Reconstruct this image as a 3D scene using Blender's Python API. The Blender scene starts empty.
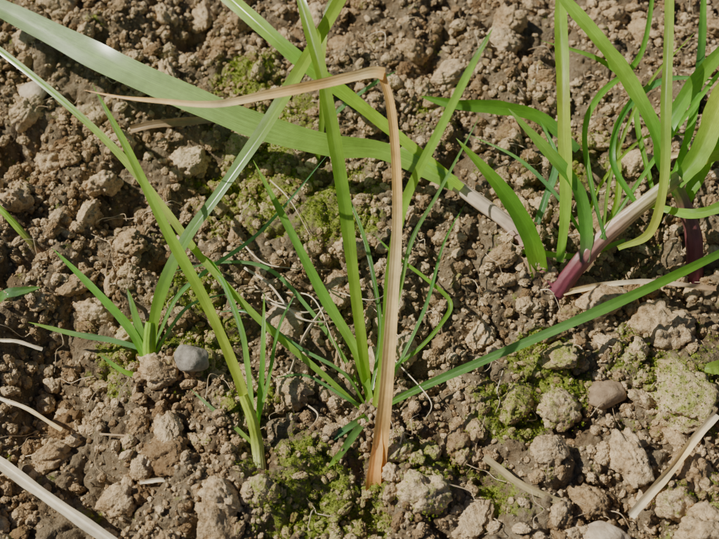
import bpy, bmesh, math, random
import numpy as np
from mathutils import Vector, noise as mn
random.seed(5); rng=np.random.default_rng(7)
sc=bpy.context.scene
# All plan coordinates below are world x,y in tenths of a millimetre, heights in millimetres ('g' = on the soil)
# ---------------- noise
PERM=rng.permutation(4096)
def hsh(ix,iy,s=0):
    return PERM[(PERM[(ix+s*131)&4095]+iy)&4095]
def vn(x,y,s=0):
    ix=np.floor(x).astype(int); iy=np.floor(y).astype(int)
    fx=x-ix; fy=y-iy
    def g(a,b):
        an=hsh(a,b,s)*(2*math.pi/4096)
        return np.cos(an)*(x-a)+np.sin(an)*(y-b)
    ux=fx*fx*fx*(fx*(fx*6-15)+10); uy=fy*fy*fy*(fy*(fy*6-15)+10)
    a=g(ix,iy);b=g(ix+1,iy);c=g(ix,iy+1);d=g(ix+1,iy+1)
    return (a+(b-a)*ux)+((c+(d-c)*ux)-(a+(b-a)*ux))*uy
def fbm(x,y,o=4,s=0):
    r=0;a=1
    for i in range(o):
        r=r+a*vn(x,y,s+i); x=x*2.03+7.1; y=y*2.03+3.3; a*=0.5
    return r
def worley(x,y,s=0):
    ix=np.floor(x).astype(int); iy=np.floor(y).astype(int)
    best=np.full(x.shape,9.0); hid=np.zeros(x.shape)
    for dx in(-1,0,1):
        for dy in(-1,0,1):
            h1=hsh(ix+dx,iy+dy,s)/4096.; h2=hsh(ix+dx,iy+dy,s+9)/4096.
            d=(ix+dx+h1-x)**2+(iy+dy+h2-y)**2
            m=d<best
            best=np.where(m,d,best); hid=np.where(m,hsh(ix+dx,iy+dy,s+17)/4096.,hid)
    return np.sqrt(best),hid
MOSS=[(-177,-1020,21,1),(2,-1064,13,1),(-217,-905,13,.9),(729,-512,14,.95),(586,-683,16,.95),(803,-599,11,.85),(670,-400,10,.8),(-550,1127,18,.85),(-439,441,29,.8),(-127,273,24,.75),(-609,-377,16,.85),(-938,-423,14,.9),(-689,-165,15,.7),(1088,-490,19,.62),(1269,-555,19,.62),(257,-905,14,.75),(469,-982,12,.75),(1010,557,20,.6),(-369,832,24,.65),(1217,-1020,15,.6),(-416,-620,13,.6),(376,896,15,.45)]
DIP=[(-1260,-377,24,17),(-1139,-620,17,13),(-867,1408,22,13),(55,-1094,9,6),(-1103,301,15,9),(-1561,647,16,9),(739,-826,10,6),(-1000,-250,12,8),(-330,-1150,9,5),(1180,-760,9,6),(330,60,12,6),(-600,250,12,7),(-950,-950,12,6),(350,500,14,7),(1050,1200,18,9),(300,-560,10,5)]
def mossm(x,y):
    m=np.zeros(x.shape)
    for cx,cy,r,s in MOSS: m=np.maximum(m,s*np.exp(-(((x-cx*1e-4)**2+(y-cy*1e-4)**2)/(r*1e-3)**2)**1.3))
    return np.clip((m-.19+fbm(x*90,y*90,3,40)*.65)*2.0,0,1)
def H(x,y):
    x=np.asarray(x,float);y=np.asarray(y,float)
    wx=x+vn(x*60,y*60,50)*.005; wy=y+vn(x*60,y*60,51)*.005
    h=fbm(x*11,y*11,3,1)*.013+fbm(x*38,y*38,2,5)*.008
    for f,a,s in((62,.0065,3),(125,.0034,4),(290,.0014,6)):
        d,i=worley(wx*f,wy*f,s)
        h=h+a*(np.sqrt(np.clip(1-(d/.75)**2,0,1))*(.45+.8*i)-.4)
    h=h+fbm(x*420,y*420,3,9)*.0007
    for cx,cy,r,s in DIP: h=h-s*1e-3*np.exp(-((x-cx*1e-4)**2+(y-cy*1e-4)**2)/(r*1e-3)**2)
    return h
def H1(x,y): return float(H(np.array([x]),np.array([y]))[0])
# ---------------- materials helpers
def newmat(n):
    m=bpy.data.materials.new(n); m.use_nodes=True; nt=m.node_tree; nt.nodes.clear()
    return m,nt
def N(nt,t,**k):
    n=nt.nodes.new(t)
    for a,b in k.items(): setattr(n,a,b)
    return n
def noise(nt,vec,scale,det=4,rough=.55):
    n=N(nt,'ShaderNodeTexNoise'); n.inputs['Scale'].default_value=scale; n.inputs['Detail'].default_value=det; n.inputs['Roughness'].default_value=rough
    nt.links.new(vec,n.inputs['Vector']); return n.outputs['Fac']
def ramp(nt,fac,st):
    r=N(nt,'ShaderNodeValToRGB'); e=r.color_ramp.elements
    while len(e)<len(st): e.new(.5)
    for q,(p,c) in zip(e,st): q.position=p; q.color=(*c,1)
    nt.links.new(fac,r.inputs['Fac']); return r.outputs['Color']
def math_(nt,op,a,b=None,clamp=False):
    n=N(nt,'ShaderNodeMath',operation=op,use_clamp=clamp)
    for i,v in enumerate((a,b)):
        if v is None: continue
        if isinstance(v,(int,float)): n.inputs[i].default_value=v
        else: nt.links.new(v,n.inputs[i])
    return n.outputs[0]
def mix(nt,f,a,b,bt='MIX'):
    n=N(nt,'ShaderNodeMix',data_type='RGBA',blend_type=bt)
    for i,v in((0,f),(6,a),(7,b)):
        if isinstance(v,(int,float)): n.inputs[i].default_value=v
        elif isinstance(v,tuple): n.inputs[i].default_value=(*v,1)
        else: nt.links.new(v,n.inputs[i])
    return n.outputs[2]
def soilmat(name,inst):
    m,nt=newmat(name); L=nt.links
    out=N(nt,'ShaderNodeOutputMaterial'); b=N(nt,'ShaderNodeBsdfPrincipled'); L.new(b.outputs[0],out.inputs[0])
    g=N(nt,'ShaderNodeNewGeometry'); pos=g.outputs['Position']
    n1=noise(nt,pos,55,2); n2=noise(nt,pos,420,4,.65); n3=noise(nt,pos,1700,3,.7)
    k=1.0 if inst else .36   # ground colour darkened to paint deeper shade into the gaps between clods
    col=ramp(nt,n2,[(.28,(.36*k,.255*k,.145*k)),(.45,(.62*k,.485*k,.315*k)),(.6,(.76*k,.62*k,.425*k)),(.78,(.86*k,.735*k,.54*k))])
    tint=ramp(nt,n1,[(.3,(.74,.65,.55)),(.5,(1,.97,.91)),(.7,(1.03,1.01,.96))])
    col=mix(nt,1.0,col,tint,'MULTIPLY')
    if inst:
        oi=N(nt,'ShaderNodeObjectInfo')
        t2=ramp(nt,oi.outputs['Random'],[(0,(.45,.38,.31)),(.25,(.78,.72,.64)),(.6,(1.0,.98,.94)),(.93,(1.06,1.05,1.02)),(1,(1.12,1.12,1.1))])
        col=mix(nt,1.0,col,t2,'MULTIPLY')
    sp=ramp(nt,n3,[(.3,(.6,.56,.52)),(.5,(1,1,1)),(.72,(1.15,1.15,1.14))])
    col=mix(nt,1.0,col,sp,'MULTIPLY')
    at=N(nt,'ShaderNodeAttribute',attribute_name='moss',attribute_type='INSTANCER' if inst else 'GEOMETRY')
    sep=N(nt,'ShaderNodeSeparateXYZ'); L.new(g.outputs['Normal'],sep.inputs[0])
    mf=math_(nt,'MULTIPLY',at.outputs['Fac'],math_(nt,'ADD',math_(nt,'MULTIPLY',sep.outputs['Z'],.7),.3))
    mf=math_(nt,'MULTIPLY',math_(nt,'ADD',mf,math_(nt,'MULTIPLY',math_(nt,'SUBTRACT',noise(nt,pos,300,5,.75),.58),3.4)),1.5,True)
    mf=math_(nt,'MULTIPLY',mf,math_(nt,'GREATER_THAN',at.outputs['Fac'],.02))
    mf=math_(nt,'MULTIPLY',mf,.8)
    mc=ramp(nt,n3,[(.3,(.10,.15,.012)),(.55,(.29,.37,.035)),(.75,(.47,.52,.08))])
    col=mix(nt,mf,col,mc)
    L.new(col,b.inputs['Base Color']); b.inputs['Roughness'].default_value=.93; b.inputs['Specular IOR Level'].default_value=.25
    hsum=math_(nt,'ADD',n2,math_(nt,'MULTIPLY',n3,.38))
    bp=N(nt,'ShaderNodeBump'); bp.inputs['Strength'].default_value=.9; bp.inputs['Distance'].default_value=.0017
    L.new(hsum,bp.inputs['Height']); L.new(bp.outputs[0],b.inputs['Normal'])
    return m
def plantmat(name,trans,rough,streak,blotch=0.0,ribs=26,coat=0,tint=(1.4,1.75,.5),wv=.18):
    m,nt=newmat(name); L=nt.links
    out=N(nt,'ShaderNodeOutputMaterial'); b=N(nt,'ShaderNodeBsdfPrincipled')
    at=N(nt,'ShaderNodeAttribute',attribute_name='Col')
    uv=N(nt,'ShaderNodeUVMap',uv_map='UVMap')
    sp=N(nt,'ShaderNodeSeparateXYZ'); L.new(uv.outputs[0],sp.inputs[0])
    w=math_(nt,'SINE',math_(nt,'MULTIPLY',sp.outputs[0],ribs*6.28))
    mp=N(nt,'ShaderNodeMapping'); mp.inputs['Scale'].default_value=(26,4,1); L.new(uv.outputs[0],mp.inputs[0])
    ns=noise(nt,mp.outputs[0],1.0,4,.6)
    g=N(nt,'ShaderNodeNewGeometry'); nb=noise(nt,g.outputs['Position'],130,4,.6)
    st=math_(nt,'ADD',1.0,math_(nt,'MULTIPLY',math_(nt,'SUBTRACT',ns,.5),streak*2.4))
    st=math_(nt,'ADD',st,math_(nt,'MULTIPLY',w,streak*wv))
    st=math_(nt,'ADD',st,math_(nt,'MULTIPLY',math_(nt,'SUBTRACT',nb,.5),.7+blotch))
    md=math_(nt,'ABSOLUTE',math_(nt,'SUBTRACT',sp.outputs[0],.5))
    rib=math_(nt,'SUBTRACT',1.0,math_(nt,'MULTIPLY',md,22),True)
    st=math_(nt,'ADD',st,math_(nt,'MULTIPLY',rib,.25*streak*2))
    cc=N(nt,'ShaderNodeVectorMath',operation='SCALE'); L.new(at.outputs['Color'],cc.inputs[0]); L.new(st,cc.inputs['Scale'])
    L.new(cc.outputs[0],b.inputs['Base Color'])
    b.inputs['Roughness'].default_value=rough; b.inputs['Specular IOR Level'].default_value=.6
    b.inputs['Coat Weight'].default_value=coat; b.inputs['Coat Roughness'].default_value=.2
    bp=N(nt,'ShaderNodeBump'); bp.inputs['Strength'].default_value=.4 if wv>.1 else .2; bp.inputs['Distance'].default_value=.0002
    L.new(math_(nt,'ADD',w,math_(nt,'MULTIPLY',ns,2)),bp.inputs['Height']); L.new(bp.outputs[0],b.inputs['Normal'])
    tr=N(nt,'ShaderNodeBsdfTranslucent')
    L.new(mix(nt,1.0,cc.outputs[0],tint,'MULTIPLY'),tr.inputs[0])
    ms=N(nt,'ShaderNodeMixShader'); ms.inputs[0].default_value=trans
    L.new(b.outputs[0],ms.inputs[1]); L.new(tr.outputs[0],ms.inputs[2]); L.new(ms.outputs[0],out.inputs[0])
    return m
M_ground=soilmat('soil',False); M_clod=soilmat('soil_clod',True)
M_leaf=plantmat('grass_leaf',.36,.34,.36,.1,coat=.6); M_stem=plantmat('grass_sheath',.2,.38,.3,.2,9,tint=(1.2,1,.7)); M_dry=plantmat('dry_grass',.22,.42,.25,.6,4,coat=.25,tint=(1.3,1.0,.5),wv=.05)
# ---------------- ground
def axis(a,b,st,far):
    c=list(np.arange(a,b+st/2,st)); s=st; lo=[];hi=[]; x=a
    while x>-far: s*=1.12; x-=s; lo.append(x)
    s=st;x=b
    while x<far: s*=1.12; x+=s; hi.append(x)
    return np.array(lo[::-1]+c+hi)
ax=axis(-.235,.235,.00055,60); ay=axis(-.16,.235,.00055,60)
X,Y=np.meshgrid(ax,ay); Z=H(X,Y)
far=np.clip((np.maximum(np.abs(X),np.abs(Y))-2)/10,0,1); Z=Z*(1-far)
def gridmesh(name,co,ny,nx):
    me=bpy.data.meshes.new(name); me.vertices.add(len(co)); me.vertices.foreach_set('co',co.astype(np.float32).ravel())
    i=np.arange((ny-1)*nx).reshape(ny-1,nx)[:,:-1].ravel()
    f=np.stack([i,i+1,i+nx+1,i+nx],1)
    me.loops.add(f.size); me.loops.foreach_set('vertex_index',f.ravel().astype(np.int32))
    me.polygons.add(len(f)); me.polygons.foreach_set('loop_start',np.arange(0,f.size,4,dtype=np.int32))
    me.polygons.foreach_set('use_smooth',np.ones(len(f),bool))
    me.update(calc_edges=True); me.validate(); return me
me=gridmesh('ground',np.stack([X,Y,Z],-1).reshape(-1,3),len(ay),len(ax))
a=me.attributes.new('moss','FLOAT','POINT'); a.data.foreach_set('value',mossm(X,Y).ravel().astype(np.float32))
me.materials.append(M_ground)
sc.collection.objects.link(bpy.data.objects.new('ground',me))
# ---------------- instancing
def scatter(name,srcs,pts,rot,scl,idx,extra=None):
    col=bpy.data.collections.new(name+'_source')
    for o in srcs: col.objects.link(o)
    me=bpy.data.meshes.new(name); me.vertices.add(len(pts)); me.vertices.foreach_set('co',pts.astype(np.float32).ravel())
    for n,t,v in(('rot','FLOAT_VECTOR',rot),('scl','FLOAT_VECTOR',scl)):
        a=me.attributes.new(n,t,'POINT'); a.data.foreach_set('vector',v.astype(np.float32).ravel())
    a=me.attributes.new('idx','INT','POINT'); a.data.foreach_set('value',idx.astype(np.int32))
    for k,v in (extra or {}).items():
        a=me.attributes.new(k,'FLOAT','POINT'); a.data.foreach_set('value',v.astype(np.float32))
    ob=bpy.data.objects.new(name,me); sc.collection.objects.link(ob)
    ng=bpy.data.node_groups.new(name,'GeometryNodeTree')
    ng.interface.new_socket('Geometry',in_out='INPUT',socket_type='NodeSocketGeometry')
    ng.interface.new_socket('Geometry',in_out='OUTPUT',socket_type='NodeSocketGeometry')
    gi=ng.nodes.new('NodeGroupInput'); gout=ng.nodes.new('NodeGroupOutput')
    ci=ng.nodes.new('GeometryNodeCollectionInfo'); ci.inputs['Collection'].default_value=col; ci.inputs['Separate Children'].default_value=True; ci.inputs['Reset Children'].default_value=True
    ip=ng.nodes.new('GeometryNodeInstanceOnPoints'); ip.inputs['Pick Instance'].default_value=True
    def na(n,t):
        q=ng.nodes.new('GeometryNodeInputNamedAttribute'); q.data_type=t; q.inputs['Name'].default_value=n; return q.outputs['Attribute']
    er=ng.nodes.new('FunctionNodeEulerToRotation')
    l=ng.links.new
    l(gi.outputs[0],ip.inputs['Points']); l(ci.outputs[0],ip.inputs['Instance']); l(na('idx','INT'),ip.inputs['Instance Index'])
    l(na('rot','FLOAT_VECTOR'),er.inputs[0]); l(er.outputs[0],ip.inputs['Rotation']); l(na('scl','FLOAT_VECTOR'),ip.inputs['Scale'])
    l(ip.outputs[0],gout.inputs[0])
    md=ob.modifiers.new('scatter','NODES'); md.node_group=ng
    return ob
def clodmesh(name,seed,sub,mat,smooth=False):
    r=random.Random(seed); bm=bmesh.new(); bmesh.ops.create_icosphere(bm,subdivisions=sub,radius=1)
    off=Vector((r.uniform(-50,50),r.uniform(-50,50),r.uniform(-50,50)))
    pl=[(Vector((r.gauss(0,1),r.gauss(0,1),r.gauss(0,1))).normalized(),r.uniform(.62,.9)) for _ in range(6)]
    sx,sy,sz=r.uniform(.85,1.25),r.uniform(.7,1.05),r.uniform(.58,.85)
    for v in bm.verts:
        n=v.co.normalized(); q=n*1.25+off
        R=1+.36*mn.noise(q)
        if not smooth:
            w=n*2.0+off+mn.noise_vector(n*2+off)*.4
            R+=.42*(.42-mn.voronoi(w)[0][0])
            w=n*4.6+off+mn.noise_vector(n*5+off)*.2
            R+=.22*(.42-mn.voronoi(w)[0][0])
        else: R+=.05*mn.noise(n*3+off)
        for p,c in pl:
            d=n.dot(p)*R
            if d>c: R-= (d-c)*.7/max(.3,n.dot(p))
        if not smooth:
            R+=.06*mn.noise(n*9+off)+.045*mn.noise(n*19+off)
            if sub>4: R+=.045*(.4-mn.voronoi(n*11+off)[0][0])
        v.co=Vector((n.x*sx,n.y*sy,n.z*sz))*R
    me=bpy.data.meshes.new(name); bm.to_mesh(me); bm.free()
    me.polygons.foreach_set('use_smooth',np.ones(len(me.polygons),bool)); me.materials.append(mat)
    return bpy.data.objects.new(name,me)
srcs=[clodmesh(f'clod_{i:02d}',i+1,5 if i<12 else 3,M_clod) for i in range(22)]
pts=[];sz=[];kind=[]
def add(n,lo,hi,x0,x1,y0,y1,emb,k,pw=1.8):
    x=rng.uniform(x0,x1,n); y=rng.uniform(y0,y1,n); r=lo+(hi-lo)*rng.random(n)**pw
    keep=(fbm(x*25,y*25,2,70)+rng.uniform(-.4,.5,n))>-.15
    x,y,r=x[keep],y[keep],r[keep]
    z=H(x,y)+r*emb
    pts.append(np.stack([x,y,z],1)); sz.append(r); kind.append(np.full(len(x),k))
add(850,.005,.0105,-.5,.5,-.4,.6,.15,0)
add(4600,.0028,.0055,-.45,.45,-.35,.5,.3,0)
add(15000,.0013,.003,-.3,.3,-.2,.33,.45,0)
add(24000,.0006,.0014,-.24,.24,-.15,.22,.55,1)
add(18000,.0003,.0007,-.2,.2,-.13,.18,.6,1)
BIG=[(436,1148,13),(695,1372,11),(1223,-599,15),(1203,-271,14),(757,-671,11),(-298,-271,11),(679,-866,9),(971,-874,12),(1203,-905,12),(373,-786,10),(-966,86,11),(-1185,273,9),(-762,587,9),(-1528,832,9),(-1507,1519,10),(216,-1020,11),(-480,-1040,10),(-856,-1020,10),(-1140,-826,11),(-265,-599,8),(974,-190,11),(-47,1336,10),(1399,1445,10),(785,770,10),(-703,-786,10),(480,-308,8),(824,-1020,10),(-40,60,9),(-647,832,8),(-1095,-165,9),(583,-17,9),(1188,-1166,12),(-1471,301,9),(390,-1094,9),(-601,1519,9),(700,-215,6),(840,-230,7),(770,-90,6)]
b3=np.array([[x*1e-4,y*1e-4,H1(x*1e-4,y*1e-4)+r*1e-3*.18] for x,y,r in BIG]); 
pts.append(b3); sz.append(np.array([r*.95e-3 for *_,r in BIG])); kind.append(np.zeros(len(BIG)))
pts=np.concatenate(pts); sz=np.concatenate(sz); kind=np.concatenate(kind); n=len(pts)
idx=np.where(kind==0,rng.integers(0,12,n),rng.integers(12,22,n))
rot=np.stack([rng.normal(0,.5,n),rng.normal(0,.5,n),rng.uniform(0,6.28,n)],1)
scl=sz[:,None]*rng.uniform(.8,1.2,(n,3))
cm=mossm(pts[:,0],pts[:,1])
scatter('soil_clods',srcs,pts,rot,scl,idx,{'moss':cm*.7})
# ---------------- moss tufts
def mossmat():
    m,nt=newmat('moss'); out=N(nt,'ShaderNodeOutputMaterial'); b=N(nt,'ShaderNodeBsdfPrincipled'); oi=N(nt,'ShaderNodeObjectInfo')
    c=ramp(nt,oi.outputs['Random'],[(0,(.12,.2,.015)),(.5,(.3,.4,.03)),(1,(.52,.59,.08))]); nt.links.new(c,b.inputs['Base Color'])
    b.inputs['Roughness'].default_value=.6
    tr=N(nt,'ShaderNodeBsdfTranslucent'); nt.links.new(c,tr.inputs[0]); ms=N(nt,'ShaderNodeMixShader'); ms.inputs[0].default_value=.35
    nt.links.new(b.outputs[0],ms.inputs[1]); nt.links.new(tr.outputs[0],ms.inputs[2]); nt.links.new(ms.outputs[0],out.inputs[0]); return m
M_moss=mossmat()
def tuft(i):
    r=random.Random(i+90); vs=[];fs=[]
    for k in range(12):
        a=r.uniform(0,6.28); t=r.uniform(.1,1.1); L=r.uniform(.6,1.2); d=Vector((math.cos(a)*math.sin(t),math.sin(a)*math.sin(t),math.cos(t)))
        s=d.cross(Vector((0,0,1))).normalized()*.13; o=Vector((r.uniform(-.3,.3),r.uniform(-.3,.3),-.1)); b=len(vs)
        vs+= [o,o+d*L*.5+s,o+d*L*.5-s,o+d*L+Vector((0,0,-.15*t))]; fs+=[(b,b+1,b+3,b+2)]
    me=bpy.data.meshes.new(f'tuft_{i}'); me.from_pydata([tuple(v) for v in vs],[],fs); me.materials.append(M_moss)
    return bpy.data.objects.new(f'tuft_{i}',me)
x=rng.uniform(-.22,.22,260000); y=rng.uniform(-.14,.2,260000); m=mossm(x,y); k=rng.random(len(x))<np.clip(m-.2,0,1)*.55
x,y=x[k],y[k]; p=[np.stack([x,y,H(x,y)+rng.uniform(0,.0014,len(x))],1)]
for q,r,mm in zip(pts,sz,cm):      # moss growing over the tops of the clods too
    if mm>.25 and r>.002:
        c=int(mm*(r*1e3)**2*2.4)
        d=rng.normal(0,1,(c,3)); d[:,2]=np.abs(d[:,2])*.9; d/=np.linalg.norm(d,axis=1)[:,None]
        pp=q+d*np.array([.93,.93,.68])*r
        pp=pp[vn(pp[:,0]*260,pp[:,1]*260,80)+rng.uniform(-.2,.2,c)>-.05]   # broken cover
        p.append(pp)
p=np.concatenate(p); n=len(p)
scatter('moss',[tuft(i) for i in range(6)],p,np.stack([rng.normal(0,.35,n),rng.normal(0,.35,n),rng.uniform(0,6.28,n)],1),np.repeat((rng.uniform(.0004,.00095,n))[:,None],3,1),rng.integers(0,6,n))
# ---------------- plants
def cr(pts,n):
    pts=np.array(pts,float); k=len(pts)
    e=np.vstack([2*pts[0]-pts[1],pts,2*pts[-1]-pts[-2]])
    out=[]
    for t in np.linspace(0,k-1-1e-9,n):
        i=int(t); f=t-i; p0,p1,p2,p3=e[i:i+4]
        out.append(.5*((2*p1)+(-p0+p2)*f+(2*p0-5*p1+4*p2-p3)*f*f+(-p0+3*p1-3*p2+p3)*f**3))
    return np.array(out)
FACE=np.array([0,-.5,.86]); FACE/=np.linalg.norm(FACE)   # mean facing of the leaf blades: up and to the open side
def V3(s):
    out=[]
    for q in s.split():
        a,b,c=q.split(','); x,y=float(a)*1e-4,float(b)*1e-4
        out.append((x,y,H1(x,y)-.003 if c=='g' else float(c)*1e-3))
    return np.array(out)
def empt(name,s):
    e=bpy.data.objects.new(name,None); e.location=tuple(V3(s)[0]); e.empty_display_size=.01; sc.collection.objects.link(e); return e
PROF={'blade':([0,.15,.5,.8,.93,1],[.6,.85,1,.7,.34,.02]),'long':([0,.2,.6,.85,1],[.5,.8,1,.9,.6]),'even':([0,1],[1,1]),'stem':([0,.2,1],[1,.95,.7]),'tip':([0,.5,1],[1,.8,.05]),'dry':([0,.1,.2,.4,.7,1],[1.5,1.55,1.35,1.0,.78,.66])}
def finish(name,me,parent):
    ob=bpy.data.objects.new(name,me); sc.collection.objects.link(ob)
    if parent is not None: ob.parent=parent; ob.location=-parent.location
    return ob
WF=.75
def deco(me,t,cols,n,m,mat,br=1.0):
    cp=np.linspace(0,1,len(cols)); C_=np.stack([np.interp(t,cp,[q[i] for q in cols]) for i in range(3)],1)*br
    C4=np.ones((n,m,4)); C4[...,:3]=C_[:,None,:]
    a=me.color_attributes.new('Col','FLOAT_COLOR','POINT'); a.data.foreach_set('color',C4.astype(np.float32).ravel())
    uvl=me.uv_layers.new(name='UVMap'); li=np.empty(len(me.loops),np.int32); me.loops.foreach_get('vertex_index',li)
    UV=np.stack([(li%m)/(m-1),(li//m)/(n-1)*4],1); uvl.data.foreach_set('uv',UV.astype(np.float32).ravel())
    me.materials.append(mat)
def ribbon(name,W,s,cols,parent=None,prof='blade',fold=.25,tw=(0,0),mat=None,n=70,wob=.05):
    w3=V3(s); W=W*1e-4*(WF if mat is None else 1); c=cr(w3,n)
    t=np.linspace(0,1,n); px,py=PROF[prof]; wd=W*np.interp(t,px,py)
    r=np.random.default_rng(sum(map(ord,name))+len(s)*7)
    ph=r.uniform(0,6,3); wd=wd*(1+wob*np.sin(t*17+ph[0])+wob*.6*np.sin(t*41+ph[1]))
    T=np.gradient(c,axis=0); T/=np.linalg.norm(T,axis=1)[:,None]
    A=np.cross(T,FACE); A/=np.linalg.norm(A,axis=1)[:,None]+1e-9; B=np.cross(A,T)
    ang=np.radians(np.interp(t,np.linspace(0,1,len(tw)),tw)+9*np.sin(t*9+ph[2]))
    A2=A*np.cos(ang)[:,None]+B*np.sin(ang)[:,None]; B2=-A*np.sin(ang)[:,None]+B*np.cos(ang)[:,None]
    m=9; u=np.linspace(-1,1,m)
    V=c[:,None,:]+A2[:,None,:]*(wd[:,None]*.5*u)[...,None]+B2[:,None,:]*((np.abs(u)**1.3*fold)[None,:]*wd[:,None]*.5)[...,None]
    me=gridmesh(name,V.reshape(-1,3),n,m)
    br=np.array([r.uniform(.82,1.15),r.uniform(.88,1.05),r.uniform(.8,1.4)]) if mat is None else 1.0
    deco(me,t,cols,n,m,mat or M_leaf,br); return finish(name,me,parent)
def tube(name,W,s,cols,parent=None,prof='stem',flat=.7,mat=None,n=50,m=13):
    c=cr(V3(s),n); t=np.linspace(0,1,n); px,py=PROF[prof]; wd=W*1e-4*np.interp(t,px,py)*(1+.04*np.sin(t*23))
    T=np.gradient(c,axis=0); T/=np.linalg.norm(T,axis=1)[:,None]
    A=np.cross(T,FACE); A/=np.linalg.norm(A,axis=1)[:,None]+1e-9; B=np.cross(A,T)
    th=np.linspace(0,2*math.pi,m); rr=1+.06*np.cos(th*5)
    V=c[:,None,:]+A[:,None,:]*(wd[:,None]*.5*(np.cos(th)*rr))[...,None]+B[:,None,:]*(wd[:,None]*.5*flat*(np.sin(th)*rr))[...,None]
    me=gridmesh(name,V.reshape(-1,3),n,m); deco(me,t,cols,n,m,mat or M_stem); return finish(name,me,parent)
Lg=(.33,.58,.06); Mg=(.18,.42,.04); Dg=(.08,.22,.03); Bg=(.18,.39,.11); Yg=(.52,.66,.08); Pale=(.6,.62,.26); Pk=(.55,.32,.24); Pu=(.2,.045,.07); Wt=(.8,.67,.5)
Or=(.94,.61,.2); Tn=(.95,.75,.37); St=(.88,.78,.56)
p=empt('grass_plant','783,-157,g')
tube('sheath_left',70,'775,-156,g 753,-63,10 637,85,16 497,195,20 335,312,24 169,414,28',[Pu,(.4,.16,.16),Wt,Wt,(.45,.5,.2)],p)
tube('sheath_right',78,'786,-165,g 864,-91,14 963,-15,24 1097,51,36 1231,102,48',[Pu,(.26,.07,.09),Pk,(.55,.46,.26),(.4,.45,.14)],p)
ribbon('blade_1',158,'392,246,26 106,394,29 -122,392,33 -410,451,38 -661,549,42 -1011,724,45 -1292,897,46 -1591,1090,46 -1918,1319,44',[Lg,Lg,(.42,.64,.14),(.46,.66,.22),(.36,.56,.14)],p,'long',.15,(5,-8,-22))
ribbon('blade_2',88,'419,225,26 148,468,32 -40,617,38 -254,783,44 -431,957,48 -609,1149,50 -720,1300,50',[Lg,Lg,Mg,Lg,Lg],p,'long',.3,(0,10))
ribbon('blade_3',80,'893,-90,18 897,-1,26 860,132,36 742,243,46 585,384,56',[(.2,.2,.08),Mg,Mg,Lg,Lg],p,'blade',.35,(0,-15,10))
ribbon('blade_4',102,'719,-146,g 726,-82,10 678,0,24 560,115,38 379,280,50',[Mg,Lg,Mg,Mg,Lg],p,'blade',.4,(0,15,0))
ribbon('blade_5',76,'802,-75,16 816,97,34 806,428,56 809,663,66 823,932,74',[Mg,Lg,Yg,Lg,Lg],p,'long',.25,(30,0,0))
ribbon('blade_6',84,'1185,74,46 1135,248,58 1036,416,68 929,541,76 782,719,84',[Mg,Mg,Lg,Lg,Lg],p,'long',.35)
ribbon('blade_7',54,'1019,-65,24 1122,-61,34 1158,65,50 1163,309,68 1189,563,80 1228,844,86',[Lg,Yg,Lg,Lg,Lg],p,'long',.3,(0,20))
ribbon('blade_8',125,'1216,74,46 1307,182,54 1406,368,62 1503,548,66',[Mg,Lg,Yg,Lg],p,'long',.35,(0,10))
ribbon('blade_9',56,'1129,56,36 1268,-20,40 1393,-8,44 1533,49,46',[Lg,Lg,Bg],p,'long',.3)
ribbon('blade_10',32,'1066,5,20 886,-46,16 691,-11,14 525,13,12',[Mg,Lg,Lg],p,'blade',.2)
ribbon('blade_11',80,'938,486,20 784,635,24 607,656,28 412,661,30 262,708,30',[Dg,Mg,Mg,Mg],p,'blade',.3,(0,25))
ribbon('blade_12',42,'1101,47,34 995,219,44 1058,412,52 1230,539,56 1451,539,56',[Mg,Mg,Bg,Mg],p,'blade',.3,(0,-25,20))
ribbon('blade_13',34,'967,-40,26 919,183,36 909,379,44 977,515,50 1157,695,55 1276,1106,60',[Dg,Mg,Mg,Mg],p,'long',.3,(10,0))
ribbon('blade_14',34,'1160,81,36 1137,361,40 1126,604,44 1012,740,48 767,840,50',[Mg,Mg,Mg],p,'blade',.3,(0,30))
ribbon('blade_15',48,'1205,99,40 1324,360,46 1413,697,52 1496,1089,56',[Mg,Mg,Dg,Mg],p,'long',.3,(20,0))
ribbon('blade_16',35,'956,-35,22 1044,162,26 1067,341,30 1076,548,32',[Mg,Lg,Mg],p,'blade',.3)
ribbon('blade_17',60,'1097,51,36 1315,227,40 1531,307,40',[Mg,Yg,Lg],p,'long',.3,(10,0))
ribbon('blade_18',42,'714,109,6 776,243,16 832,412,22 778,604,26',[Dg,Bg,Mg],p)
ribbon('blade_19',26,'949,-30,26 1103,150,40 1326,431,50 1516,655,56',[Mg,Lg,Lg],p,'long')
ribbon('blade_20',22,'919,-45,20 803,130,30 645,271,38 447,370,42',[Mg,Bg,Lg],p)
ribbon('blade_21',20,'960,-20,26 1000,200,42 1150,500,56 1380,760,62',[Mg,Lg,Lg],p)
ribbon('blade_22',18,'900,-60,20 960,180,30 1190,420,36 1450,420,34',[Mg,Lg,Bg],p)
ribbon('dead_sheath',60,'760,-150,g 700,-95,9 655,-40,12 600,0,10',[(.3,.18,.1),(.5,.36,.22),(.55,.42,.28)],p,'tip',.7,(0,40),M_dry)
p=empt('grass_plant','1412,-33,g')
tube('sheath',76,'1419,-27,g 1376,64,12 1320,152,24 1247,194,36',[Pu,(.22,.06,.08),(.3,.15,.12),Mg],p)
ribbon('leaf_1',84,'1272,155,30 1185,253,46 1301,443,60 1488,663,66',[Mg,Mg,Lg],p,'long',.3)
ribbon('leaf_2',98,'1320,152,24 1407,306,34 1547,472,40',[Mg,Lg,Mg],p,'long',.3,(0,-10))
p=empt('grass_tuft','52,-640,g')
ribbon('blade_1',50,'55,-671,g 91,-517,22 113,-338,48 154,-232,72 266,-124,98 366,-16,118 427,62,126',[Yg,Lg,Lg,Lg,Mg],p,'blade',.25,(0,20,0))
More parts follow.
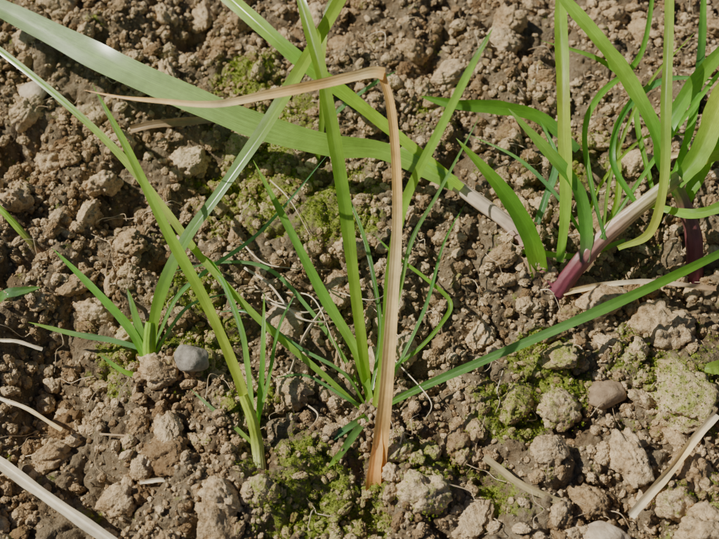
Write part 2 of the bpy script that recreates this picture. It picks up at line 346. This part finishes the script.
ribbon('blade_2',68,'40,-611,g 9,-472,18 -21,-286,34 -58,-48,52 -125,276,74 -178,463,84 -234,662,92',[Lg,Lg,Mg,Lg,Lg],p,'long',.3,(0,-10,0))
ribbon('blade_3',55,'47,-637,g -13,-468,12 -132,-287,22 -267,-67,36 -414,184,48',[Lg,Lg,Mg,Mg,Lg],p,'blade',.3)
ribbon('blade_4',42,'25,-671,g -148,-554,12 -367,-396,22 -584,-203,34 -738,-32,44 -932,189,52 -1180,419,58 -1452,648,62 -1652,815,62',[Lg,Lg,Yg,Lg,Lg],p,'long',.25,(0,15))
ribbon('blade_5',50,'47,-671,g 226,-611,10 450,-534,16 752,-422,22 1069,-280,25 1416,-99,26 1587,-1,26',[Mg,Bg,Bg,Mg,Bg],p,'long',.25)
ribbon('blade_6',33,'55,-654,g -28,-754,8 -108,-813,8 -151,-848,8',[Lg,Bg,Bg],p)
ribbon('blade_7',37,'62,-654,g -13,-782,8 -71,-876,9 -114,-929,9',[Bg,Bg,Lg],p)
ribbon('blade_8',23,'93,-543,10 210,-479,14 307,-384,18 348,-293,20 253,-208,24 138,-113,26 49,-16,28',[Mg,Lg,Mg],p)
ribbon('blade_9',23,'78,-567,8 148,-283,20 204,-70,30 316,115,38 494,440,48',[Lg,Bg,Bg],p)
ribbon('blade_10',23,'25,-620,g -56,-480,8 -193,-291,14 -354,-128,18 -532,-104,20 -744,-152,20',[Lg,Bg,Bg],p)
ribbon('blade_11',25,'47,-598,6 79,-382,14 49,-156,22 2,19,28 -87,226,34',[Mg,Dg,Mg],p)
ribbon('blade_12',18,'30,-640,g -60,-560,12 -230,-470,16 -420,-330,18 -560,-300,14',[Lg,Bg,Bg],p)
ribbon('blade_13',18,'60,-650,g 130,-560,12 250,-330,22 330,-60,26 420,120,28',[Lg,Bg,Mg],p)
ribbon('blade_14',16,'35,-650,g -40,-650,8 -200,-560,10 -330,-560,8',[Mg,Bg,Bg],p)
p=empt('grass_plant','-364,-925,g')
tube('stem',48,'-360,-936,g -370,-843,10 -385,-783,18 -416,-715,24',[Pale,Yg,Yg],p,'stem',.8)
ribbon('blade_1',54,'-386,-793,16 -442,-644,28 -546,-449,44 -686,-241,60 -827,3,74 -968,232,84',[Yg,Yg,Lg,Lg,Mg],p,'blade',.35)
ribbon('blade_2',29,'-375,-824,10 -361,-703,18 -350,-553,28 -351,-353,36',[Lg,Mg,Lg],p)
ribbon('blade_3',30,'-382,-794,12 -409,-591,20 -444,-434,26 -547,-217,32 -668,-124,34',[Lg,Mg,Mg],p)
ribbon('blade_4',22,'-371,-846,8 -445,-782,10 -536,-708,11 -632,-620,11',[Lg,Bg,Bg],p)
ribbon('blade_5',18,'-378,-810,12 -330,-640,22 -300,-450,26 -240,-300,28',[Lg,Mg,Bg],p)
p=empt('grass_plant','-798,-565,g')
tube('stem',50,'-790,-577,g -801,-502,8 -804,-449,14 -794,-383,20',[Pale,Lg,Lg],p,'stem',.8)
ribbon('blade_1',72,'-794,-521,6 -784,-406,18 -739,-295,30 -649,-159,42 -505,-7,54 -357,174,66 -225,387,76 -76,689,84 -18,844,86',[Lg,Mg,Bg,Lg,Lg],p,'long',.3,(0,20,0))
ribbon('blade_2',46,'-802,-521,6 -873,-391,14 -1025,-237,20 -1212,-65,24',[Lg,Mg,Mg],p)
ribbon('blade_3',44,'-803,-480,8 -843,-382,14 -902,-228,20',[Lg,Mg,Mg],p)
ribbon('blade_4',31,'-819,-447,10 -964,-402,10 -1123,-371,10 -1296,-321,10',[Bg,Bg,Lg],p)
ribbon('blade_5',27,'-796,-536,4 -892,-532,8 -992,-469,10',[Lg,Lg,Bg],p)
ribbon('blade_6',23,'-792,-447,10 -710,-283,20 -591,-208,28 -377,-52,34 -117,261,44',[Lg,Bg,Bg],p)
ribbon('blade_7',18,'-795,-480,8 -720,-380,16 -640,-300,20 -500,-250,20',[Lg,Bg,Bg],p)
p=empt('grass_plant','-205,560,g')
ribbon('blade_1',40,'-195,557,g -165,661,20 -163,847,38 -137,1030,50 -64,1156,56',[Mg,Yg,Lg],p,'long')
ribbon('blade_2',27,'-213,557,g -133,737,12 56,877,20 176,973,20',[Mg,Bg,Bg],p)
p=empt('grass_seedling','-1275,20,g')
tube('stem',33,'-1268,-17,g -1321,44,5 -1380,85,12 -1459,153,18 -1570,248,22',[Pu,(.3,.18,.08),Lg,Lg],p,'stem',.8)
p=empt('grass_seedling','-1490,-170,g')
ribbon('leaf',52,'-1510,-165,g -1426,-182,8 -1365,-169,9 -1284,-143,8',[Mg,Bg,Mg],p)
p=empt('clover_seedling','1454,-499,g')
ribbon('leaf',76,'1454,-499,g 1383,-515,8 1341,-520,9 1312,-528,8',[Lg,Lg,Lg],p)
p=empt('dry_grass_stalk','55,-985,g')
ribbon('upright_leaf',41,'52,-1010,g 68,-890,9 93,-732,31 111,-547,54 126,-356,74 122,-189,88 102,-30,100 69,69,106',[(.7,.36,.1),(.88,.52,.17),(.93,.66,.27),Tn,Or,Or,(.82,.48,.14)],p,'dry',.35,(0,8,-8,0),M_dry,n=110,wob=.03)
ribbon('outer_sheath',58,'44,-1006,g 54,-930,6 66,-850,14 80,-790,22',[(.6,.28,.08),(.85,.52,.17),Tn],p,'tip',.5,(-10,10),M_dry)
ribbon('folded_leaf',39,'82,49,106.5 48,53,107 -15,35,107 -131,7,106 -295,-29,105 -477,-55,103 -665,-21,101 -808,17,99 -946,80,96',[Or,Tn,Or,Tn,Or,(.75,.42,.14)],p,'tip',.3,(20,0,15,-10),M_dry)
def straw(W,s,cols,tw=(0,0)):
    e=empt('straw_piece',s.split()[0]); ribbon('straw',W,s,cols,e,'even',.7,tw,M_dry)
straw(42,'-1370,-858,9 -1287,-909,9 -1082,-1041,10 -818,-1216,11',[St,St,(.8,.72,.54)],(20,-10))
straw(32,'1296,-739,14 1190,-844,11 1085,-958,9 946,-1095,6',[St,Tn,St],(0,0))
straw(26,'447,-889,10 552,-977,9 701,-1054,8',[(.6,.5,.28),(.5,.42,.22)])
straw(24,'819,-164,7 970,-137,8 1170,-129,9 1429,-163,9',[Tn,St,(.55,.36,.2)],(0,40))
straw(15,'-1357,-627,5 -1227,-688,7 -1097,-765,6',[St,Tn])
straw(16,'-784,-968,6 -711,-965,7 -641,-964,6',[St,St])
straw(36,'-1033,707,9 -874,725,11 -633,769,9',[(.4,.28,.15),(.45,.33,.2)])
straw(14,'-1405,-378,6 -1321,-394,7 -1235,-415,5',[St,St])
straw(20,'-1634,1535,10 -1417,1453,12 -1233,1506,10',[(.35,.25,.14),Tn])
straw(24,'1301,526,9 1460,564,10 1626,653,8',[Tn,St])
# rootlets
vsA=[];fA=[]
def thread(pl,r):
    c=cr(pl,26); T=np.gradient(c,axis=0); T/=np.linalg.norm(T,axis=1)[:,None]+1e-12
    A=np.cross(T,[.1,.2,.97]); A/=np.linalg.norm(A,axis=1)[:,None]+1e-9; B=np.cross(A,T); b=len(vsA)
    for i in range(26):
        rr=r*(1-.6*i/25)
        for k in range(4):
            a=k*1.5708; vsA.append(c[i]+A[i]*rr*math.cos(a)+B[i]*rr*math.sin(a))
    for i in range(25):
        for k in range(4): fA.append((b+i*4+k,b+i*4+(k+1)%4,b+i*4+4+(k+1)%4,b+i*4+4+k))
for s,r in [('-462,-77,12 -352,-187,16 -229,-340,16 -56,-333,12',.7),('-116,-231,12 -209,-404,14 -264,-532,8 -302,-596,4',.7),('-385,-231,12 -231,-300,14 -147,-268,12',.6),('-224,-636,5 -153,-718,9 -197,-769,7 -251,-716,6',.45),('-954,-781,6 -836,-803,9 -749,-805,6',.5),('198,-994,5 285,-988,9 384,-1003,7 409,-1032,5',.4),('-492,64,12 -390,-75,16 -276,-112,17 -119,-86,12',.45),('-387,403,10 -293,259,14 -206,105,10',.4),('135,-491,10 262,-662,10 245,-714,4',.35),('-57,-257,16 -115,-224,18 48,-283,20 161,-159,12',.45),('-300,-180,10 -180,-250,16 -100,-420,12 -40,-560,5',.4),('-420,-150,10 -330,-260,15 -250,-280,17',.4)]:
    thread(V3(s),r*1e-3)
for _ in range(200):
    x,y=rng.uniform(-.2,.2),rng.uniform(-.13,.19); a=rng.uniform(0,6.28); q=[]; L=rng.uniform(.002,.006)
    for k in range(5):
        q.append([x,y,H1(x,y)+rng.uniform(.002,.006)]); a+=rng.normal(0,.7); x+=math.cos(a)*L; y+=math.sin(a)*L
    thread(q,rng.uniform(.00012,.0003))
me=bpy.data.meshes.new('dry_rootlets'); me.from_pydata([tuple(v) for v in vsA],[],fA)
m,nt=newmat('rootlet'); out=N(nt,'ShaderNodeOutputMaterial'); b=N(nt,'ShaderNodeBsdfPrincipled'); g=N(nt,'ShaderNodeNewGeometry')
nt.links.new(ramp(nt,noise(nt,g.outputs['Position'],40,2),[(.35,(.45,.32,.18)),(.6,(.78,.66,.46))]),b.inputs['Base Color']); b.inputs['Roughness'].default_value=.7; nt.links.new(b.outputs[0],out.inputs[0])
me.materials.append(m); sc.collection.objects.link(bpy.data.objects.new('dry_rootlets',me))
# pebbles
def pebmat(n,c1,c2):
    m,nt=newmat(n); out=N(nt,'ShaderNodeOutputMaterial'); b=N(nt,'ShaderNodeBsdfPrincipled'); g=N(nt,'ShaderNodeNewGeometry')
    f=noise(nt,g.outputs['Position'],260,6,.7); nt.links.new(ramp(nt,f,[(.35,c1),(.65,c2)]),b.inputs['Base Color']); b.inputs['Roughness'].default_value=.8
    bp=N(nt,'ShaderNodeBump'); bp.inputs['Distance'].default_value=.001; bp.inputs['Strength'].default_value=.9; nt.links.new(f,bp.inputs['Height']); nt.links.new(bp.outputs[0],b.inputs['Normal'])
    nt.links.new(b.outputs[0],out.inputs[0]); return m
pg=pebmat('grey_stone',(.2,.175,.14),(.42,.38,.31)); pb=pebmat('brown_stone',(.24,.165,.1),(.44,.32,.2)); pw=pebmat('pale_stone',(.48,.37,.25),(.72,.6,.44))
for i,(x,y,w,h,rz,mt) in enumerate([(-623,-521,88,56,-.4,pg),(946,-586,68,98,.1,pb),(858,-1159,88,60,.1,pw),(-1524,961,55,70,.2,pw)]):
    o=clodmesh('pebble',500+i,4,mt,True); x*=1e-4;y*=1e-4
    o.location=(x,y,H1(x,y)+(.006 if i==0 else .004)); o.scale=(w*1e-4,h*1e-4,min(w,h)*.9e-4); o.rotation_euler=(0,0,rz); sc.collection.objects.link(o)
# ---------------- light & camera
s=Vector((-.66,.07,.70)).normalized()
sun=bpy.data.lights.new('sun','SUN'); sun.energy=5; sun.angle=math.radians(.5); sun.color=(1,.955,.84)
so=bpy.data.objects.new('sun',sun); so.rotation_euler=s.to_track_quat('Z','Y').to_euler(); sc.collection.objects.link(so)
w=bpy.data.worlds.new('World'); sc.world=w; w.use_nodes=True; nt=w.node_tree
sky=nt.nodes.new('ShaderNodeTexSky'); sky.sky_type='NISHITA'; sky.sun_disc=False; sky.sun_elevation=math.asin(s.z); sky.sun_rotation=math.atan2(s.x,s.y)
nt.links.new(sky.outputs[0],nt.nodes['Background'].inputs[0]); nt.nodes['Background'].inputs[1].default_value=.05
cam=bpy.data.cameras.new('camera'); cam.lens=50; cam.sensor_width=36; cam.clip_start=.01; cam.clip_end=500
cam.dof.use_dof=True; cam.dof.focus_distance=.385; cam.dof.aperture_fstop=18
co=bpy.data.objects.new('camera',cam); co.location=(0,-.2392,.3416); co.rotation_euler=(math.radians(35),0,0); sc.collection.objects.link(co); sc.camera=co
